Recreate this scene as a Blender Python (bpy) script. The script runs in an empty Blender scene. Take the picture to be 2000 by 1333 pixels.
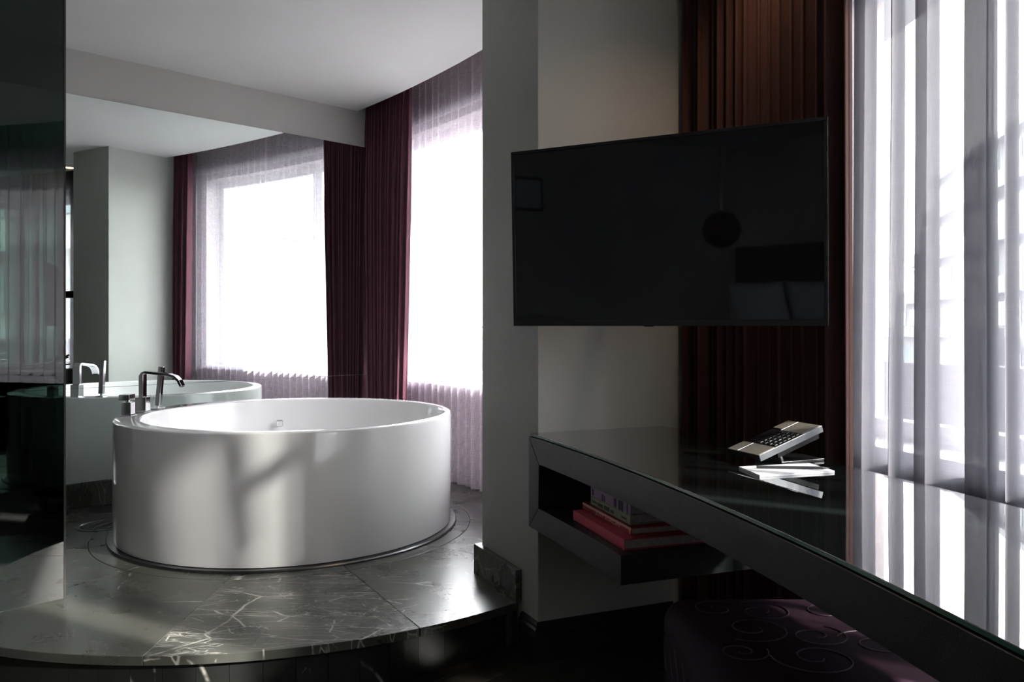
import bpy, bmesh, math, random
from mathutils import Vector, Matrix, noise

sc = bpy.context.scene
C = sc.collection
rad = math.radians

# ------------------------------------------------------------------ camera
cam_d = bpy.data.cameras.new('camera')
cam_d.sensor_width = 36.0
cam_d.lens = 27.731
cam_d.shift_y = -0.014475
cam_d.clip_start = 0.05
cam_d.clip_end = 400
cam = bpy.data.objects.new('camera', cam_d)
C.objects.link(cam)
cam.location = (0, 0, 1.105)
cam.rotation_euler = (rad(90), 0, 0)
sc.camera = cam

# ------------------------------------------------------------------ sky
SKY = 16.0
world = bpy.data.worlds.new('overcast_sky')
sc.world = world
world.use_nodes = True
nt = world.node_tree
nt.nodes.clear()
w_out = nt.nodes.new('ShaderNodeOutputWorld')
w_bg = nt.nodes.new('ShaderNodeBackground')
w_tc = nt.nodes.new('ShaderNodeTexCoord')
w_sep = nt.nodes.new('ShaderNodeSeparateXYZ')
w_rmp = nt.nodes.new('ShaderNodeValToRGB')
w_rmp.color_ramp.elements[0].position = 0.0
w_rmp.color_ramp.elements[0].color = (1.0, 0.99, 0.97, 1)
w_rmp.color_ramp.elements[1].position = 0.9
w_rmp.color_ramp.elements[1].color = (0.88, 0.94, 1.0, 1)
nt.links.new(w_tc.outputs['Generated'], w_sep.inputs[0])
nt.links.new(w_sep.outputs['Z'], w_rmp.inputs[0])
nt.links.new(w_rmp.outputs[0], w_bg.inputs['Color'])
w_bg.inputs['Strength'].default_value = SKY
nt.links.new(w_bg.outputs[0], w_out.inputs['Surface'])

# ------------------------------------------------------------------ plan constants (metres)
FC = Vector((-8.4044, -1.1358))          # centre of the round facade


def pol(phi, R, z=0.0):
    a = rad(phi)
    return Vector((FC.x + R * math.cos(a), FC.y + R * math.sin(a), z))


Z_CEIL, Z_PLAT, Z_SILL, Z_HEAD = 2.551, 0.1536, 0.768, 2.375
BATH = (28.0, 41.0)                      # window openings, degrees on the facade
DESK = (0.5, 21.2)

# daylight sampling portals that fill the two window openings
for (a, b) in (BATH, (9.9, DESK[1]), (DESK[0], 9.9)):
    ld = bpy.data.lights.new('window_portal', 'AREA')
    ld.shape = 'RECTANGLE'
    p0, p1 = pol(a, 10.235), pol(b, 10.235)
    ld.size = (p1 - p0).length
    ld.size_y = Z_HEAD - Z_SILL
    ld.cycles.is_portal = True
    lo = bpy.data.objects.new('window_portal', ld)
    C.objects.link(lo)
    mid = (p0 + p1) / 2
    mid.z = (Z_HEAD + Z_SILL) / 2
    lo.location = mid
    inward = Vector((FC.x - mid.x, FC.y - mid.y, 0)).normalized()
    lo.rotation_euler = inward.to_track_quat('-Z', 'Y').to_euler()

# ------------------------------------------------------------------ low hazy sun in front of the desk window
SUN_AZ, SUN_EL = 119.0, 29.0
sun_d = bpy.data.lights.new('sun', 'SUN')
sun_d.energy = 18.0
sun_d.angle = rad(2.2)
sun_d.color = (1.0, 0.95, 0.88)
sun = bpy.data.objects.new('sun', sun_d)
C.objects.link(sun)
sdir = Vector((math.sin(rad(SUN_AZ)) * math.cos(rad(SUN_EL)), math.cos(rad(SUN_AZ)) * math.cos(rad(SUN_EL)), math.sin(rad(SUN_EL))))
sun.rotation_euler = sdir.to_track_quat('Z', 'Y').to_euler()
sun.location = sdir * 30

# ------------------------------------------------------------------ exposure
vs = sc.view_settings
vs.view_transform = 'Standard'
vs.look = 'None'
vs.exposure = 1.05
vs.gamma = 1.0
vs.use_curve_mapping = False
sc.cycles.max_bounces = 14
sc.cycles.diffuse_bounces = 6
sc.cycles.glossy_bounces = 6
sc.cycles.transmission_bounces = 8
sc.cycles.transparent_max_bounces = 32
sc.cycles.sample_clamp_indirect = 6.0
sc.cycles.use_denoising = True

# ================================================================== helpers
MATS = {}


def new_mat(name):
    m = bpy.data.materials.new(name)
    m.use_nodes = True
    MATS[name] = m
    return m, m.node_tree, m.node_tree.nodes['Principled BSDF']


def pset(b, **kw):
    for k, v in kw.items():
        k = {'rough': 'Roughness', 'metal': 'Metallic', 'spec': 'Specular IOR Level', 'coat': 'Coat Weight',
             'coatr': 'Coat Roughness', 'sheen': 'Sheen Weight', 'sheenr': 'Sheen Roughness', 'col': 'Base Color', 'ior': 'IOR'}[k]
        if k == 'Base Color':
            v = (*v, 1)
        b.inputs[k].default_value = v


def nd(nt, typ, **kw):
    n = nt.nodes.new(typ)
    for k, v in kw.items():
        if k in n.inputs.keys():
            n.inputs[k].default_value = v
        else:
            setattr(n, k, v)
    return n


def ramp(nt, src, stops):
    r = nd(nt, 'ShaderNodeValToRGB')
    el = r.color_ramp.elements
    while len(el) > 1:
        el.remove(el[-1])
    el[0].position = stops[0][0]
    el[0].color = (*stops[0][1], 1)
    for p, c in stops[1:]:
        e = el.new(p)
        e.color = (*c, 1)
    nt.links.new(src, r.inputs[0])
    return r.outputs[0]


def coords(nt, per_object=True, scale=(1, 1, 1), kind='Object'):
    tc = nd(nt, 'ShaderNodeTexCoord')
    mp = nd(nt, 'ShaderNodeMapping')
    mp.inputs['Scale'].default_value = scale
    src = tc.outputs[kind]
    if per_object:
        oi = nd(nt, 'ShaderNodeObjectInfo')
        mul = nd(nt, 'ShaderNodeMath', operation='MULTIPLY')
        mul.inputs[1].default_value = 37.0
        nt.links.new(oi.outputs['Random'], mul.inputs[0])
        ad = nd(nt, 'ShaderNodeVectorMath', operation='ADD')
        nt.links.new(src, ad.inputs[0])
        nt.links.new(mul.outputs[0], ad.inputs[1])
        src = ad.outputs[0]
    nt.links.new(src, mp.inputs['Vector'])
    return mp.outputs[0]


def simple(name, col, rough=0.5, var=0.06, scale=6.0, bump=0.0, bscale=80.0, **kw):
    """Principled with a little procedural tone variation and fine relief."""
    m, nt, b = new_mat(name)
    v = coords(nt, per_object=False)
    n = nd(nt, 'ShaderNodeTexNoise', Scale=scale, Detail=4.0)
    nt.links.new(v, n.inputs['Vector'])
    lo = tuple(max(0, c * (1 - var)) for c in col)
    hi = tuple(min(1, c * (1 + var)) for c in col)
    nt.links.new(ramp(nt, n.outputs['Fac'], [(0.3, lo), (0.7, hi)]), b.inputs['Base Color'])
    pset(b, rough=rough, **kw)
    if bump:
        n2 = nd(nt, 'ShaderNodeTexNoise', Scale=bscale, Detail=3.0)
        nt.links.new(v, n2.inputs['Vector'])
        bp = nd(nt, 'ShaderNodeBump', Strength=bump, Distance=0.002)
        nt.links.new(n2.outputs['Fac'], bp.inputs['Height'])
        nt.links.new(bp.outputs[0], b.inputs['Normal'])
    return m


def stone(name, dense, base=(0.058, 0.060, 0.052), rough=0.28):
    """Dark honed marble with thin pale veins."""
    m, nt, b = new_mat(name)
    v = coords(nt)
    wn = nd(nt, 'ShaderNodeTexNoise', Scale=2.2, Detail=5.0)
    nt.links.new(v, wn.inputs['Vector'])
    mx = nd(nt, 'ShaderNodeMix', data_type='VECTOR')
    mx.inputs['Factor'].default_value = 0.10
    nt.links.new(v, mx.inputs['A'])
    nt.links.new(wn.outputs['Color'], mx.inputs['B'])
    total = None
    for sc_, w, thr, rot, st in ((1.1, 0.0045, 0.56 - 0.14 * dense, 0.9, 2.2), (2.3, 0.006, 0.60 - 0.16 * dense, 0.2, 4.0), (4.2, 0.010, 0.64 - 0.18 * dense, 1.25, 5.0), (7.5, 0.016, 0.66 - 0.18 * dense, 0.55, 4.0), (6.0, 0.014, 0.68 - 0.18 * dense, 2.3, 6.0)):
        mp = nd(nt, 'ShaderNodeMapping')
        mp.inputs['Rotation'].default_value = (0.0, 0.0, rot)
        mp.inputs['Scale'].default_value = (1.0, st, 1.0)
        nt.links.new(mx.outputs['Result'], mp.inputs['Vector'])
        vo = nd(nt, 'ShaderNodeTexVoronoi', feature='DISTANCE_TO_EDGE', Scale=sc_)
        nt.links.new(mp.outputs[0], vo.inputs['Vector'])
        line = ramp(nt, vo.outputs['Distance'], [(0.0, (1, 1, 1)), (w * 0.4, (0.8, 0.8, 0.8)), (w * 1.6, (0, 0, 0))])
        mn = nd(nt, 'ShaderNodeTexNoise', Scale=2.0 + sc_ * 0.8, Detail=5.0, Roughness=0.7)
        nt.links.new(v, mn.inputs['Vector'])
        msk = ramp(nt, mn.outputs['Fac'], [(thr, (0, 0, 0)), (thr + 0.10, (1, 1, 1))])
        mul = nd(nt, 'ShaderNodeMath', operation='MULTIPLY')
        nt.links.new(line, mul.inputs[0])
        nt.links.new(msk, mul.inputs[1])
        if total is None:
            total = mul.outputs[0]
        else:
            mxm = nd(nt, 'ShaderNodeMath', operation='MAXIMUM')
            nt.links.new(total, mxm.inputs[0])
            nt.links.new(mul.outputs[0], mxm.inputs[1])
            total = mxm.outputs[0]
    cl = nd(nt, 'ShaderNodeTexNoise', Scale=5.0, Detail=6.0, Roughness=0.65)
    nt.links.new(v, cl.inputs['Vector'])
    bc = ramp(nt, cl.outputs['Fac'], [(0.25, tuple(c * 0.75 for c in base)), (0.75, tuple(c * 1.3 for c in base))])
    mc = nd(nt, 'ShaderNodeMix', data_type='RGBA')
    nt.links.new(total, mc.inputs['Factor'])
    nt.links.new(bc, mc.inputs['A'])
    mc.inputs['B'].default_value = (0.42, 0.41, 0.37, 1)
    nt.links.new(mc.outputs['Result'], b.inputs['Base Color'])
    rr = ramp(nt, cl.outputs['Fac'], [(0.3, (rough * 0.92,) * 3), (0.7, (rough * 1.1,) * 3)])
    nt.links.new(rr, b.inputs['Roughness'])
    pset(b, spec=0.55)
    bp = nd(nt, 'ShaderNodeBump', Strength=0.08, Distance=0.002)
    nt.links.new(cl.outputs['Fac'], bp.inputs['Height'])
    nt.links.new(bp.outputs[0], b.inputs['Normal'])
    return m


def velvet(name, col, sheen=0.5, through=0.06):
    m, nt, b = new_mat(name)
    v = coords(nt, kind='UV', per_object=False, scale=(60, 3, 1))
    n = nd(nt, 'ShaderNodeTexNoise', Scale=3.0, Detail=4.0)
    nt.links.new(v, n.inputs['Vector'])
    nt.links.new(ramp(nt, n.outputs['Fac'], [(0.25, tuple(c * 0.75 for c in col)), (0.75, tuple(c * 1.2 for c in col))]), b.inputs['Base Color'])
    pset(b, rough=0.75, spec=0.2, sheen=sheen, sheenr=0.4)
    b.inputs['Sheen Tint'].default_value = (min(1, col[0] * 3), min(1, col[1] * 3), min(1, col[2] * 3), 1)
    # some light passes through the weave of the pile cloth
    tr = nd(nt, 'ShaderNodeBsdfTranslucent')
    tr.inputs['Color'].default_value = (col[0] * 2.2, col[1] * 1.6, col[2] * 1.8, 1)
    mix = nd(nt, 'ShaderNodeMixShader')
    mix.inputs[0].default_value = through
    nt.links.new(b.outputs[0], mix.inputs[1])
    nt.links.new(tr.outputs[0], mix.inputs[2])
    nt.links.new(mix.outputs[0], nt.nodes['Material Output'].inputs['Surface'])
    return m


def sheer_mat(name, openness, tint):
    """Woven voile: open mesh between threads, threads scatter light."""
    m, nt, b = new_mat(name)
    nt.nodes.remove(b)
    tc = nd(nt, 'ShaderNodeTexCoord')
    facs = []
    for scl in ((900, 18, 1), (18, 900, 1)):
        mp = nd(nt, 'ShaderNodeMapping')
        mp.inputs['Scale'].default_value = scl
        nt.links.new(tc.outputs['UV'], mp.inputs['Vector'])
        n = nd(nt, 'ShaderNodeTexNoise', Scale=1.0, Detail=2.0)
        nt.links.new(mp.outputs[0], n.inputs['Vector'])
        facs.append(n.outputs['Fac'])
    ad = nd(nt, 'ShaderNodeMath', operation='ADD')
    nt.links.new(facs[0], ad.inputs[0])
    nt.links.new(facs[1], ad.inputs[1])
    mr = nd(nt, 'ShaderNodeMapRange')
    mr.inputs['From Min'].default_value = 0.7
    mr.inputs['From Max'].default_value = 1.3
    mr.inputs['To Min'].default_value = 1 - openness * 1.4
    mr.inputs['To Max'].default_value = 1 - openness * 0.6
    nt.links.new(ad.outputs[0], mr.inputs['Value'])
    tp = nd(nt, 'ShaderNodeBsdfTransparent')
    tl = nd(nt, 'ShaderNodeBsdfTranslucent')
    tl.inputs['Color'].default_value = (*tint, 1)
    df = nd(nt, 'ShaderNodeBsdfDiffuse')
    df.inputs['Color'].default_value = (*tint, 1)
    th = nd(nt, 'ShaderNodeMixShader')
    th.inputs[0].default_value = 0.32
    nt.links.new(tl.outputs[0], th.inputs[1])
    nt.links.new(df.outputs[0], th.inputs[2])
    mix = nd(nt, 'ShaderNodeMixShader')
    nt.links.new(mr.outputs[0], mix.inputs[0])
    nt.links.new(tp.outputs[0], mix.inputs[1])
    nt.links.new(th.outputs[0], mix.inputs[2])
    nt.links.new(mix.outputs[0], nt.nodes['Material Output'].inputs['Surface'])
    return m


def thin_glass(name, trans, refl, tint_rough=0.0):
    """A pane: light passes straight through tinted, part mirrors off the surface."""
    m, nt, b = new_mat(name)
    nt.nodes.remove(b)
    tp = nd(nt, 'ShaderNodeBsdfTransparent')
    tp.inputs['Color'].default_value = (*trans, 1)
    gl = nd(nt, 'ShaderNodeBsdfGlossy')
    gl.inputs['Roughness'].default_value = tint_rough
    lw = nd(nt, 'ShaderNodeLayerWeight')
    lw.inputs['Blend'].default_value = 0.5
    pw = nd(nt, 'ShaderNodeMath', operation='POWER')
    nt.links.new(lw.outputs['Facing'], pw.inputs[0])
    pw.inputs[1].default_value = 5.0
    ad = nd(nt, 'ShaderNodeMath', operation='MULTIPLY_ADD')
    ad.use_clamp = True
    nt.links.new(pw.outputs[0], ad.inputs[0])
    ad.inputs[1].default_value = 0.95 - refl
    ad.inputs[2].default_value = refl
    mix = nd(nt, 'ShaderNodeMixShader')
    nt.links.new(ad.outputs[0], mix.inputs[0])
    nt.links.new(tp.outputs[0], mix.inputs[1])
    nt.links.new(gl.outputs[0], mix.inputs[2])
    nt.links.new(mix.outputs[0], nt.nodes['Material Output'].inputs['Surface'])
    return m


def wood_mat(name, col, rough=0.4):
    m, nt, b = new_mat(name)
    v = coords(nt, scale=(1.5, 22, 6))
    n = nd(nt, 'ShaderNodeTexNoise', Scale=2.0, Detail=6.0, Roughness=0.6)
    nt.links.new(v, n.inputs['Vector'])
    nt.links.new(ramp(nt, n.outputs['Fac'], [(0.25, tuple(c * 0.55 for c in col)), (0.75, tuple(c * 1.5 for c in col))]), b.inputs['Base Color'])
    pset(b, rough=rough)
    bp = nd(nt, 'ShaderNodeBump', Strength=0.15, Distance=0.001)
    nt.links.new(n.outputs['Fac'], bp.inputs['Height'])
    nt.links.new(bp.outputs[0], b.inputs['Normal'])
    return m


simple('paint_grey', (0.40, 0.405, 0.375), 0.5, 0.03, 3, 0.05, 260)
simple('paint_beam', (0.38, 0.38, 0.36), 0.7, 0.02, 2)
simple('paint_dark', (0.60, 0.59, 0.575), 0.7, 0.05, 3)
simple('paint_ceiling', (0.58, 0.58, 0.57), 0.8, 0.02, 2)
simple('paint_facade', (0.42, 0.37, 0.38), 0.8, 0.04, 3)
simple('paint_white', (0.8, 0.8, 0.8), 0.4, 0.02, 3)
simple('baseboard_black', (0.012, 0.013, 0.016), 0.35, 0.1, 5)
simple('acrylic', (0.90, 0.90, 0.895), 0.16, 0.01, 2, coat=0.6, coatr=0.04)
simple('chrome', (0.75, 0.76, 0.78), 0.05, 0.02, 4, metal=1.0)
simple('steel_brushed', (0.16, 0.16, 0.165), 0.32, 0.1, 30, metal=1.0)
simple('mirror_silver', (0.86, 0.93, 0.91), 0.0, 0.005, 1, metal=1.0)
simple('rubber_dark', (0.02, 0.02, 0.02), 0.5)
simple('desk_leather', (0.016, 0.018, 0.020), 0.42, 0.25, 40, 0.25, 420)
simple('tv_plastic', (0.006, 0.006, 0.007), 0.25, 0.05, 5)
simple('phone_champagne', (0.30, 0.275, 0.23), 0.4, 0.08, 50, metal=0.35)
simple('phone_silver', (0.26, 0.27, 0.285), 0.4, 0.05, 30, metal=0.8)
simple('phone_black', (0.008, 0.008, 0.009), 0.3, 0.1, 20)
simple('phone_key', (0.03, 0.03, 0.033), 0.3, 0.1, 20)
simple('paper_white', (0.85, 0.86, 0.90), 0.7, 0.01, 20)
simple('pencil_grey', (0.035, 0.035, 0.04), 0.35, 0.05, 20)
simple('page_block', (0.48, 0.44, 0.44), 0.8, 0.2, 90)
simple('book_pink', (0.62, 0.07, 0.12), 0.5, 0.06, 30)
simple('book_red', (0.42, 0.02, 0.015), 0.4, 0.15, 20)
simple('book_sage', (0.40, 0.41, 0.30), 0.55, 0.12, 25)
simple('book_lilac', (0.46, 0.32, 0.52), 0.55, 0.12, 30)
simple('ink_violet', (0.10, 0.05, 0.13), 0.6, 0.3, 60)
simple('ink_green', (0.07, 0.09, 0.05), 0.6, 0.3, 60)
simple('ink_blush', (0.85, 0.50, 0.42), 0.5, 0.05, 60)
simple('parapet', (0.14, 0.14, 0.15), 0.8, 0.05, 3)
simple('asphalt', (0.12, 0.12, 0.12), 0.9, 0.1, 0.3)
simple('facade_pale', (0.26, 0.26, 0.25), 0.8, 0.04, 0.4)
simple('facade_cream', (0.20, 0.185, 0.15), 0.8, 0.05, 0.4)
simple('facade_grey', (0.15, 0.155, 0.155), 0.8, 0.05, 0.4)
simple('facade_glass', (0.10, 0.14, 0.15), 0.12, 0.2, 0.5)
simple('cord_mauve', (0.075, 0.045, 0.062), 0.5, 0.1, 30)
simple('linen', (0.72, 0.75, 0.80), 0.8, 0.03, 12)
simple('bed_dark', (0.05, 0.045, 0.05), 0.8, 0.1, 12)
simple('shower_tray', (0.035, 0.06, 0.05), 0.35, 0.15, 6)
simple('downlight_trim', (0.7, 0.6, 0.4), 0.4, 0.05, 6)
stone('marble_plain', 0.15)
stone('marble_veined', 1.0)
stone('marble_some', 0.55)
stone('marble_riser', 0.15, (0.016, 0.017, 0.016), 0.3)
velvet('velvet_burgundy', (0.110, 0.042, 0.060), 0.6, 0.12)
velvet('velvet_russet', (0.060, 0.027, 0.025), 0.08, 0.003)
velvet('velvet_stool', (0.022, 0.009, 0.018), 0.5)
sheer_mat('voile_bath', 0.62, (0.95, 0.85, 0.97))
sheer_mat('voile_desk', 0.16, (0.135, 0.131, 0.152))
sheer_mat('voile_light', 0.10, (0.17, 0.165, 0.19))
thin_glass('window_glass', (0.98, 0.99, 0.985), 0.04)
thin_glass('smoked_glass', (0.15, 0.20, 0.18), 0.055)
wood_mat('floor_wood', (0.022, 0.018, 0.014), 0.38)

# desk glass: clear green glass lying on the black top
m, nt, b = new_mat('desk_glass')
pset(b, col=(0.008, 0.012, 0.012), rough=0.0, spec=0.9, coat=1.0, coatr=0.0)
v = coords(nt, per_object=False)
n = nd(nt, 'ShaderNodeTexNoise', Scale=1.5)
nt.links.new(v, n.inputs['Vector'])
nt.links.new(ramp(nt, n.outputs['Fac'], [(0.3, (0.006, 0.009, 0.009)), (0.7, (0.009, 0.012, 0.012))]), b.inputs['Base Color'])
simple('glass_edge', (0.05, 0.17, 0.13), 0.15, 0.1, 8, spec=0.8)
m, nt, b = new_mat('tv_screen')
pset(b, rough=0.03, spec=0.5)
v = coords(nt, per_object=False)
n = nd(nt, 'ShaderNodeTexNoise', Scale=1.5)
nt.links.new(v, n.inputs['Vector'])
nt.links.new(ramp(nt, n.outputs['Fac'], [(0.3, (0.003, 0.003, 0.004)), (0.7, (0.005, 0.005, 0.006))]), b.inputs['Base Color'])
m, nt, b = new_mat('lamp_warm')
pset(b, col=(1, 0.7, 0.35))
b.inputs['Emission Color'].default_value = (1.0, 0.62, 0.25, 1)
b.inputs['Emission Strength'].default_value = 6.0


def mesh_obj(name, bm, mat, parent=None, smooth=False, bevel=0.0, segs=2, auto=True):
    me = bpy.data.meshes.new(name)
    if isinstance(bm, bmesh.types.BMesh):
        bmesh.ops.recalc_face_normals(bm, faces=bm.faces)
        bm.to_mesh(me)
        bm.free()
    else:
        me.from_pydata(*bm)
        me.update()
    if isinstance(mat, str):
        mat = [mat]
    for k in mat:
        me.materials.append(MATS[k])
    o = bpy.data.objects.new(name, me)
    C.objects.link(o)
    if parent is not None:
        o.parent = parent
        root = parent
        off = Vector((0, 0, 0))
        while root is not None:
            off += root.location
            root = root.parent
        if off.length > 0 and o.get('local') is None:
            me.transform(Matrix.Translation(-off))
    if smooth:
        for p in me.polygons:
            p.use_smooth = True
        if auto:
            try:
                me.set_sharp_from_angle(angle=rad(35))
            except Exception:
                pass
    if bevel:
        md = o.modifiers.new('bevel', 'BEVEL')
        md.width = bevel
        md.segments = segs
        md.limit_method = 'ANGLE'
        md.angle_limit = rad(40)
    return o


def thing(name, label, cat, loc=(0, 0, 0), group=None):
    o = bpy.data.objects.new(name, None)
    o.empty_display_size = 0.05
    C.objects.link(o)
    o.location = loc
    o['label'] = label
    o['category'] = cat
    if group:
        o['group'] = group
    return o


def tag(o, label=None, cat=None, group=None, kind=None):
    if label:
        o['label'] = label
    if cat:
        o['category'] = cat
    if group:
        o['group'] = group
    if kind:
        o['kind'] = kind
    return o


def box(bm, c, s, rot=None):
    """Box centred at c with full size s; rot is a 3x3 whose columns are the axes."""
    vs_ = []
    for sx in (-.5, .5):
        for sy in (-.5, .5):
            for sz in (-.5, .5):
                p = Vector((sx * s[0], sy * s[1], sz * s[2]))
                if rot is not None:
                    p = rot @ p
                vs_.append(bm.verts.new(Vector(c) + p))
    for f in ((0, 1, 3, 2), (4, 6, 7, 5), (0, 4, 5, 1), (2, 3, 7, 6), (0, 2, 6, 4), (1, 5, 7, 3)):
        bm.faces.new([vs_[i] for i in f])
    return bm


def nb():
    return bmesh.new()


def prism(bm, pts, z0, z1):
    """Vertical prism over a plan polygon."""
    lo = [bm.verts.new((p[0], p[1], z0)) for p in pts]
    hi = [bm.verts.new((p[0], p[1], z1)) for p in pts]
    n = len(pts)
    bm.faces.new(lo[::-1])
    bm.faces.new(hi)
    for i in range(n):
        bm.faces.new((lo[i], lo[(i + 1) % n], hi[(i + 1) % n], hi[i]))
    return bm


def arcbox(bm, a0, a1, r0, r1, z0, z1, step=0.6, cen=FC):
    """Curved box between two facade angles, radii and heights."""
    n = max(2, int(abs(a1 - a0) / step))
    ring = []
    for i in range(n + 1):
        a = rad(a0 + (a1 - a0) * i / n)
        c, s = math.cos(a), math.sin(a)
        ring.append([bm.verts.new((cen.x + r * c, cen.y + r * s, z)) for r, z in ((r0, z0), (r1, z0), (r1, z1), (r0, z1))])
    for i in range(n):
        for k in range(4):
            bm.faces.new((ring[i][k], ring[i + 1][k], ring[i + 1][(k + 1) % 4], ring[i][(k + 1) % 4]))
    bm.faces.new(ring[0][::-1])
    bm.faces.new(ring[-1])
    return bm


def tube(bm, pts, r, n=10, cap=True):
    rings = []
    for i, p in enumerate(pts):
        p = Vector(p)
        t = (Vector(pts[min(i + 1, len(pts) - 1)]) - Vector(pts[max(i - 1, 0)])).normalized()
        u = t.cross(Vector((0, 0, 1)))
        if u.length < 1e-3:
            u = t.cross(Vector((1, 0, 0)))
        u.normalize()
        w = t.cross(u)
        rr = r[i] if isinstance(r, (list, tuple)) else r
        rings.append([bm.verts.new(p + (u * math.cos(2 * math.pi * k / n) + w * math.sin(2 * math.pi * k / n)) * rr) for k in range(n)])
    for i in range(len(rings) - 1):
        for k in range(n):
            bm.faces.new((rings[i][k], rings[i][(k + 1) % n], rings[i + 1][(k + 1) % n], rings[i + 1][k]))
    if cap:
        bm.faces.new(rings[0][::-1])
        bm.faces.new(rings[-1])
    return bm


def lathe(bm, prof, n=48, cen=(0, 0, 0), closed=False):
    rings = []
    for r, z in prof:
        rings.append([bm.verts.new((cen[0] + r * math.cos(2 * math.pi * k / n), cen[1] + r * math.sin(2 * math.pi * k / n), cen[2] + z)) for k in range(n)])
    m_ = len(rings)
    for i in range(m_ if closed else m_ - 1):
        for k in range(n):
            bm.faces.new((rings[i][k], rings[i][(k + 1) % n], rings[(i + 1) % m_][(k + 1) % n], rings[(i + 1) % m_][k]))
    if not closed:
        if prof[0][0] > 1e-4:
            bm.faces.new(rings[0][::-1])
        if prof[-1][0] > 1e-4:
            bm.faces.new(rings[-1])
    return bm


# ================================================================== room shell
M0 = Vector((-2.3217, 4.0856, 0))                 # a point on the mirror wall
MD = Vector((math.sin(0.8142), math.cos(0.8142), 0))
MN = Vector((MD.y, -MD.x, 0))                     # out of the wall, into the room
KC = M0 + MD * 1.78                               # corner with the facade curtain
ML = M0 - MD * 1.35                               # far end behind the shower
COLC = Vector((0.0858, 2.6052, 0))
COLB = Vector((-0.1147, 3.0256, 0))
FACE_R = Vector((0.925, 0.380, 0)).normalized()   # column face beside the desk
FACE_B = Vector((0.865, 0.502, 0)).normalized()   # column face beside the bath


def to_radius(p, d, R):
    q = Vector((p.x - FC.x, p.y - FC.y))
    dd = Vector((d.x, d.y))
    b_ = q.dot(dd)
    t = -b_ + math.sqrt(b_ * b_ - q.dot(q) + R * R)
    return p + d * t


LEFT_X, BACK_Y = -3.7, -3.2
RW = 10.03                                         # inner face of the facade wall

bm = nb()
prism(bm, [(LEFT_X - .2, BACK_Y - .2), (2.0, BACK_Y - .2), (2.0, 6.2), (LEFT_X - .2, 6.2)], -0.12, -0.012)
floor = tag(mesh_obj('floor', bm, 'floor_wood'), kind='structure')

# ceiling: a slab that stops short of the facade and leaves the curtain pocket
bm = nb()
edge = [pol(a, 9.783) for a in [-13 + i * 1.0 for i in range(55)] + [41.35]]
ptsc = [(LEFT_X, BACK_Y)] + [(p.x, p.y) for p in edge]
lw = ML - MD * 0.6
ptsc += [(lw.x, lw.y), (LEFT_X, lw.y)]
prism(bm, ptsc, Z_CEIL, Z_CEIL + 0.05)
ceiling = tag(mesh_obj('ceiling', bm, 'paint_ceiling'), kind='structure')
bm = nb()
prism(bm, [(LEFT_X - .2, BACK_Y - .2), (2.2, BACK_Y - .2), (2.2, 6.2), (LEFT_X - .2, 6.2)], 2.78, 2.88)
tag(mesh_obj('ceiling_slab', bm, 'paint_dark'), kind='structure')

# mirror wall with flush beam above the mirror
bm = nb()
a_, b_ = ML - MD * 0.7, KC + MD * 0.55
back = -MN * 0.15
prism(bm, [(p.x, p.y) for p in (a_, b_, b_ + back, a_ + back)], -0.012, 2.78)
tag(mesh_obj('wall_mirror', bm, 'paint_beam'), kind='structure')
# rest of the room
bm = nb()
box(bm, (LEFT_X - .1, (BACK_Y + 4.0) / 2, 1.38), (.2, 4.0 - BACK_Y + .4, 2.8))
tag(mesh_obj('wall_left', bm, 'paint_dark'), kind='structure')
bm = nb()
box(bm, ((LEFT_X + 1.6) / 2, BACK_Y - .1, 1.38), (1.6 - LEFT_X + .6, .2, 2.8))
tag(mesh_obj('wall_back', bm, 'paint_dark'), kind='structure')

# facade wall: piers, breast walls and lintels as one curved wall with two openings
bm = nb()
RO = RW + 0.30
for a0, a1 in ((BATH[1], 46), (DESK[1], BATH[0]), (-16, DESK[0])):
    arcbox(bm, a0, a1, RW, RO, -0.012, 2.78)
for a0, a1 in (BATH, DESK):
    arcbox(bm, a0, a1, RW, RO, -0.012, Z_SILL - 0.03)
    arcbox(bm, a0, a1, RW, RO, Z_HEAD, 2.78)
tag(mesh_obj('wall_facade', bm, 'paint_facade'), kind='structure')

# white head rail strip above the windows
for i, (a0, a1) in enumerate(((27.2, 41.0), (0.5, 22.6))):
    bm = nb()
    arcbox(bm, a0, a1, RW - 0.022, RW, 2.425, 2.47)
    tag(mesh_obj('trim_%d' % (i + 1), bm, 'paint_white'), kind='structure')

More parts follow.
